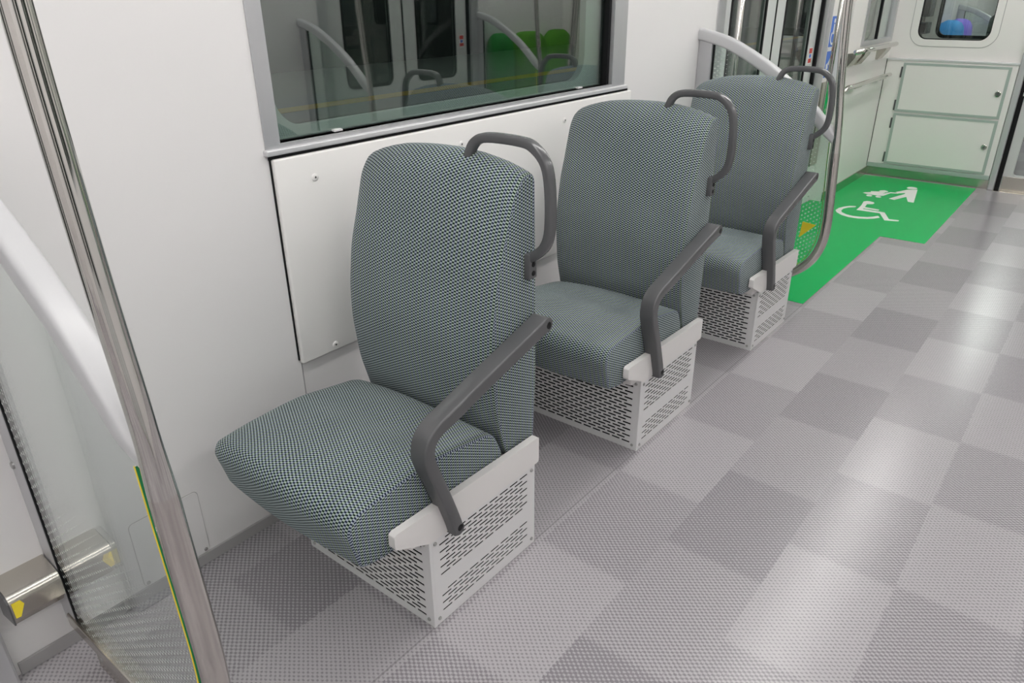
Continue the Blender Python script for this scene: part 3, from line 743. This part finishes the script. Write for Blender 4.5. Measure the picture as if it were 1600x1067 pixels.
struct('ceiling_next_car', box(GX, NX, OY-.08, WY+.08, CZ, CZ+.05), 'ceiling_white', 'white ceiling of the next car', 'ceiling')
x0 = 7.2
e, part = thing('ceiling_light', 'white ceiling light strip of the next car', 'light', (x0+1.7, .66, CZ-.035), group='ceiling lights')
part('housing', box(x0, x0+3.4, .56, .76, CZ-.02, CZ, .003), 'aluminium')
part('diffuser', box(x0+.02, x0+3.38, .58, .74, CZ-.035, CZ-.0195, .004), 'lamp')

def bench_seat(x0, x1, wall, sgn, m, label, group, top=1.02, fat=1.0):
    """longitudinal bench place with a round-topped back"""
    def Y(d): return wall+sgn*d
    e, part = thing('bench_seat', label, 'seat', ((x0+x1)/2, wall, 0), group=group)
    xc, hw = (x0+x1)/2, (x1-x0)/2-.004
    out = [(xc-hw, .44), (xc+hw, .44)]+[(xc+hw*math.copysign(abs(math.cos(a))**.55, math.cos(a)), .80+(top-.80)*math.sin(a)**.8) for a in [math.pi*i/16 for i in range(17)]]
    V, F = [], []
    n = len(out)
    for d, s in ((.02, .80), (.03, .92), (.06, 1.0), (.10, 1.0), (.13, .94), (.145, .84), (.15, .70)):
        for a, b in out: V.append((xc+(a-xc)*s, Y(d*fat), .44+(b-.44)*(.5+.5*s) if b > .45 else b))
    for k in range(6):
        for i in range(n): F.append((k*n+i, k*n+(i+1) % n, (k+1)*n+(i+1) % n, (k+1)*n+i))
    F.append(tuple(range(n-1, -1, -1))); F.append(tuple(range(6*n, 7*n)))
    part('backrest', (V, F), m, smooth=50)
    part('cushion', box(x0+.004, x1-.004, Y(.02), Y(.52), .34, .44, .03, 4), m, smooth=50)
    part('plinth', box(x0+.004, x1-.004, Y(.02), Y(.30), .0, .34, .004), 'seat_box')
bench_seat(5.18, 5.48, OY, 1, 'green_fabric', 'dark green bench place next to the glass screen across the aisle', 'green bench places across the aisle')
bench_seat(5.48, 5.98, OY, 1, 'lime_fabric', 'middle light green bench place across the aisle', 'green bench places across the aisle')
bench_seat(5.98, 6.38, OY, 1, 'lime_fabric', 'light green bench place in the corner across the aisle by the end wall', 'green bench places across the aisle')
for i, (m, lb) in enumerate((('blue_fabric', 'blue round-topped seat in the next car, seen through the end window'), ('purple_fabric', 'purple round-topped seat in the next car behind the blue one'))):
    bench_seat(8.05+.42*i, 8.47+.42*i, WY, -1, m, lb, 'seats of the next car', top=1.075, fat=1.5)

screen(9.15, -1, WY, -1, 'glass screen with white rail in the next car behind the purple seat', 'glass screens', 'dotted_glass_far')
e, part = thing('dark_seat', 'black high-backed seat in the next car at the right side of the end window', 'seat', (7.5, .8, 0))
part('backrest', box(7.46, 7.58, .56, 1.046, .42, 1.148, .05, 4), 'black_fabric', smooth=50)
part('cushion', box(7.16, 7.56, .56, 1.046, .34, .45, .04, 4), 'black_fabric', smooth=50)
part('plinth', box(7.2, 7.54, .60, 1.0, .0, .34, .005), 'seat_box')
for zb, zt, lb in ((1.15, 1.36, 'upper dark equipment box on the gangway side behind the end window'), (1.03, 1.11, 'small lower dark equipment box on the gangway side behind the end window')):
    e, part = thing('gangway_box', lb, 'box', (6.7, 1.36, zb), group='gangway boxes')
    part('case', box(6.62, 6.76, 1.315, 1.402, zb, zt, .006), 'dark_grey'); part('lid', box(6.605, 6.62, 1.325, 1.392, zb+.008, zt-.008, .003), 'black_rubber')
# opposite window (dark outside)
e, part = thing('window_5', 'wide dark window in the opposite wall', 'window', (1.84, OY, 1.0), kind='structure')
part('frame', ring([(1.018, .99), (2.662, .99), (2.662, 1.82), (1.018, 1.82)], [(1.06, 1.03), (2.62, 1.03), (2.62, 1.78), (1.06, 1.78)], 1, OY+.004, OY-.045), 'aluminium')
part('pane', box(1.058, 2.622, OY-.035, OY-.030, 1.028, 1.782), 'window_glass')

# ------------------------------------------------------------ outside: dim station across the track
struct('station_platform', box(-6, 30, 7.4, 12.5, -.8, -.0), 'platform_grey', 'dim grey platform outside the window', 'platform')
struct('platform_edge_line', box(-6, 30, 8.15, 8.5, -.002, .004), 'platform_yellow', 'yellow line along the dim platform outside', 'line')
struct('station_wall', join(box(-6, 30, 12.5, 12.7, -.8, 4.5), box(-6, 30, 1.9, 12.7, 4.5, 4.6), box(-6, 30, 1.9, 7.4, -1.1, -1.05)), 'tunnel_dark', 'dark station wall and roof outside the window', 'wall')
struct('tunnel_wall_right', box(-6, 12, -2.6, -2.5, -1.1, 3.6), 'tunnel_dark', 'dark tunnel wall outside the opposite windows', 'wall')
x0 = 4
e, part = thing('station_light', 'row of fluorescent tubes over the dim platform outside', 'light', (x0+6, 9.5, 3.0))
part('fixture', box(x0-.05, x0+12.05, 9.44, 9.56, 3.04, 3.10), 'tunnel_dark')
for i in range(8): part('tube', sweep([(x0+1.5*i, 9.5, 3.0), (x0+.6+1.5*i, 9.5, 3.0), (x0+1.2+1.5*i, 9.5, 3.0)], circ(.03, 10), (0, 1, 0)), 'station_lamp')
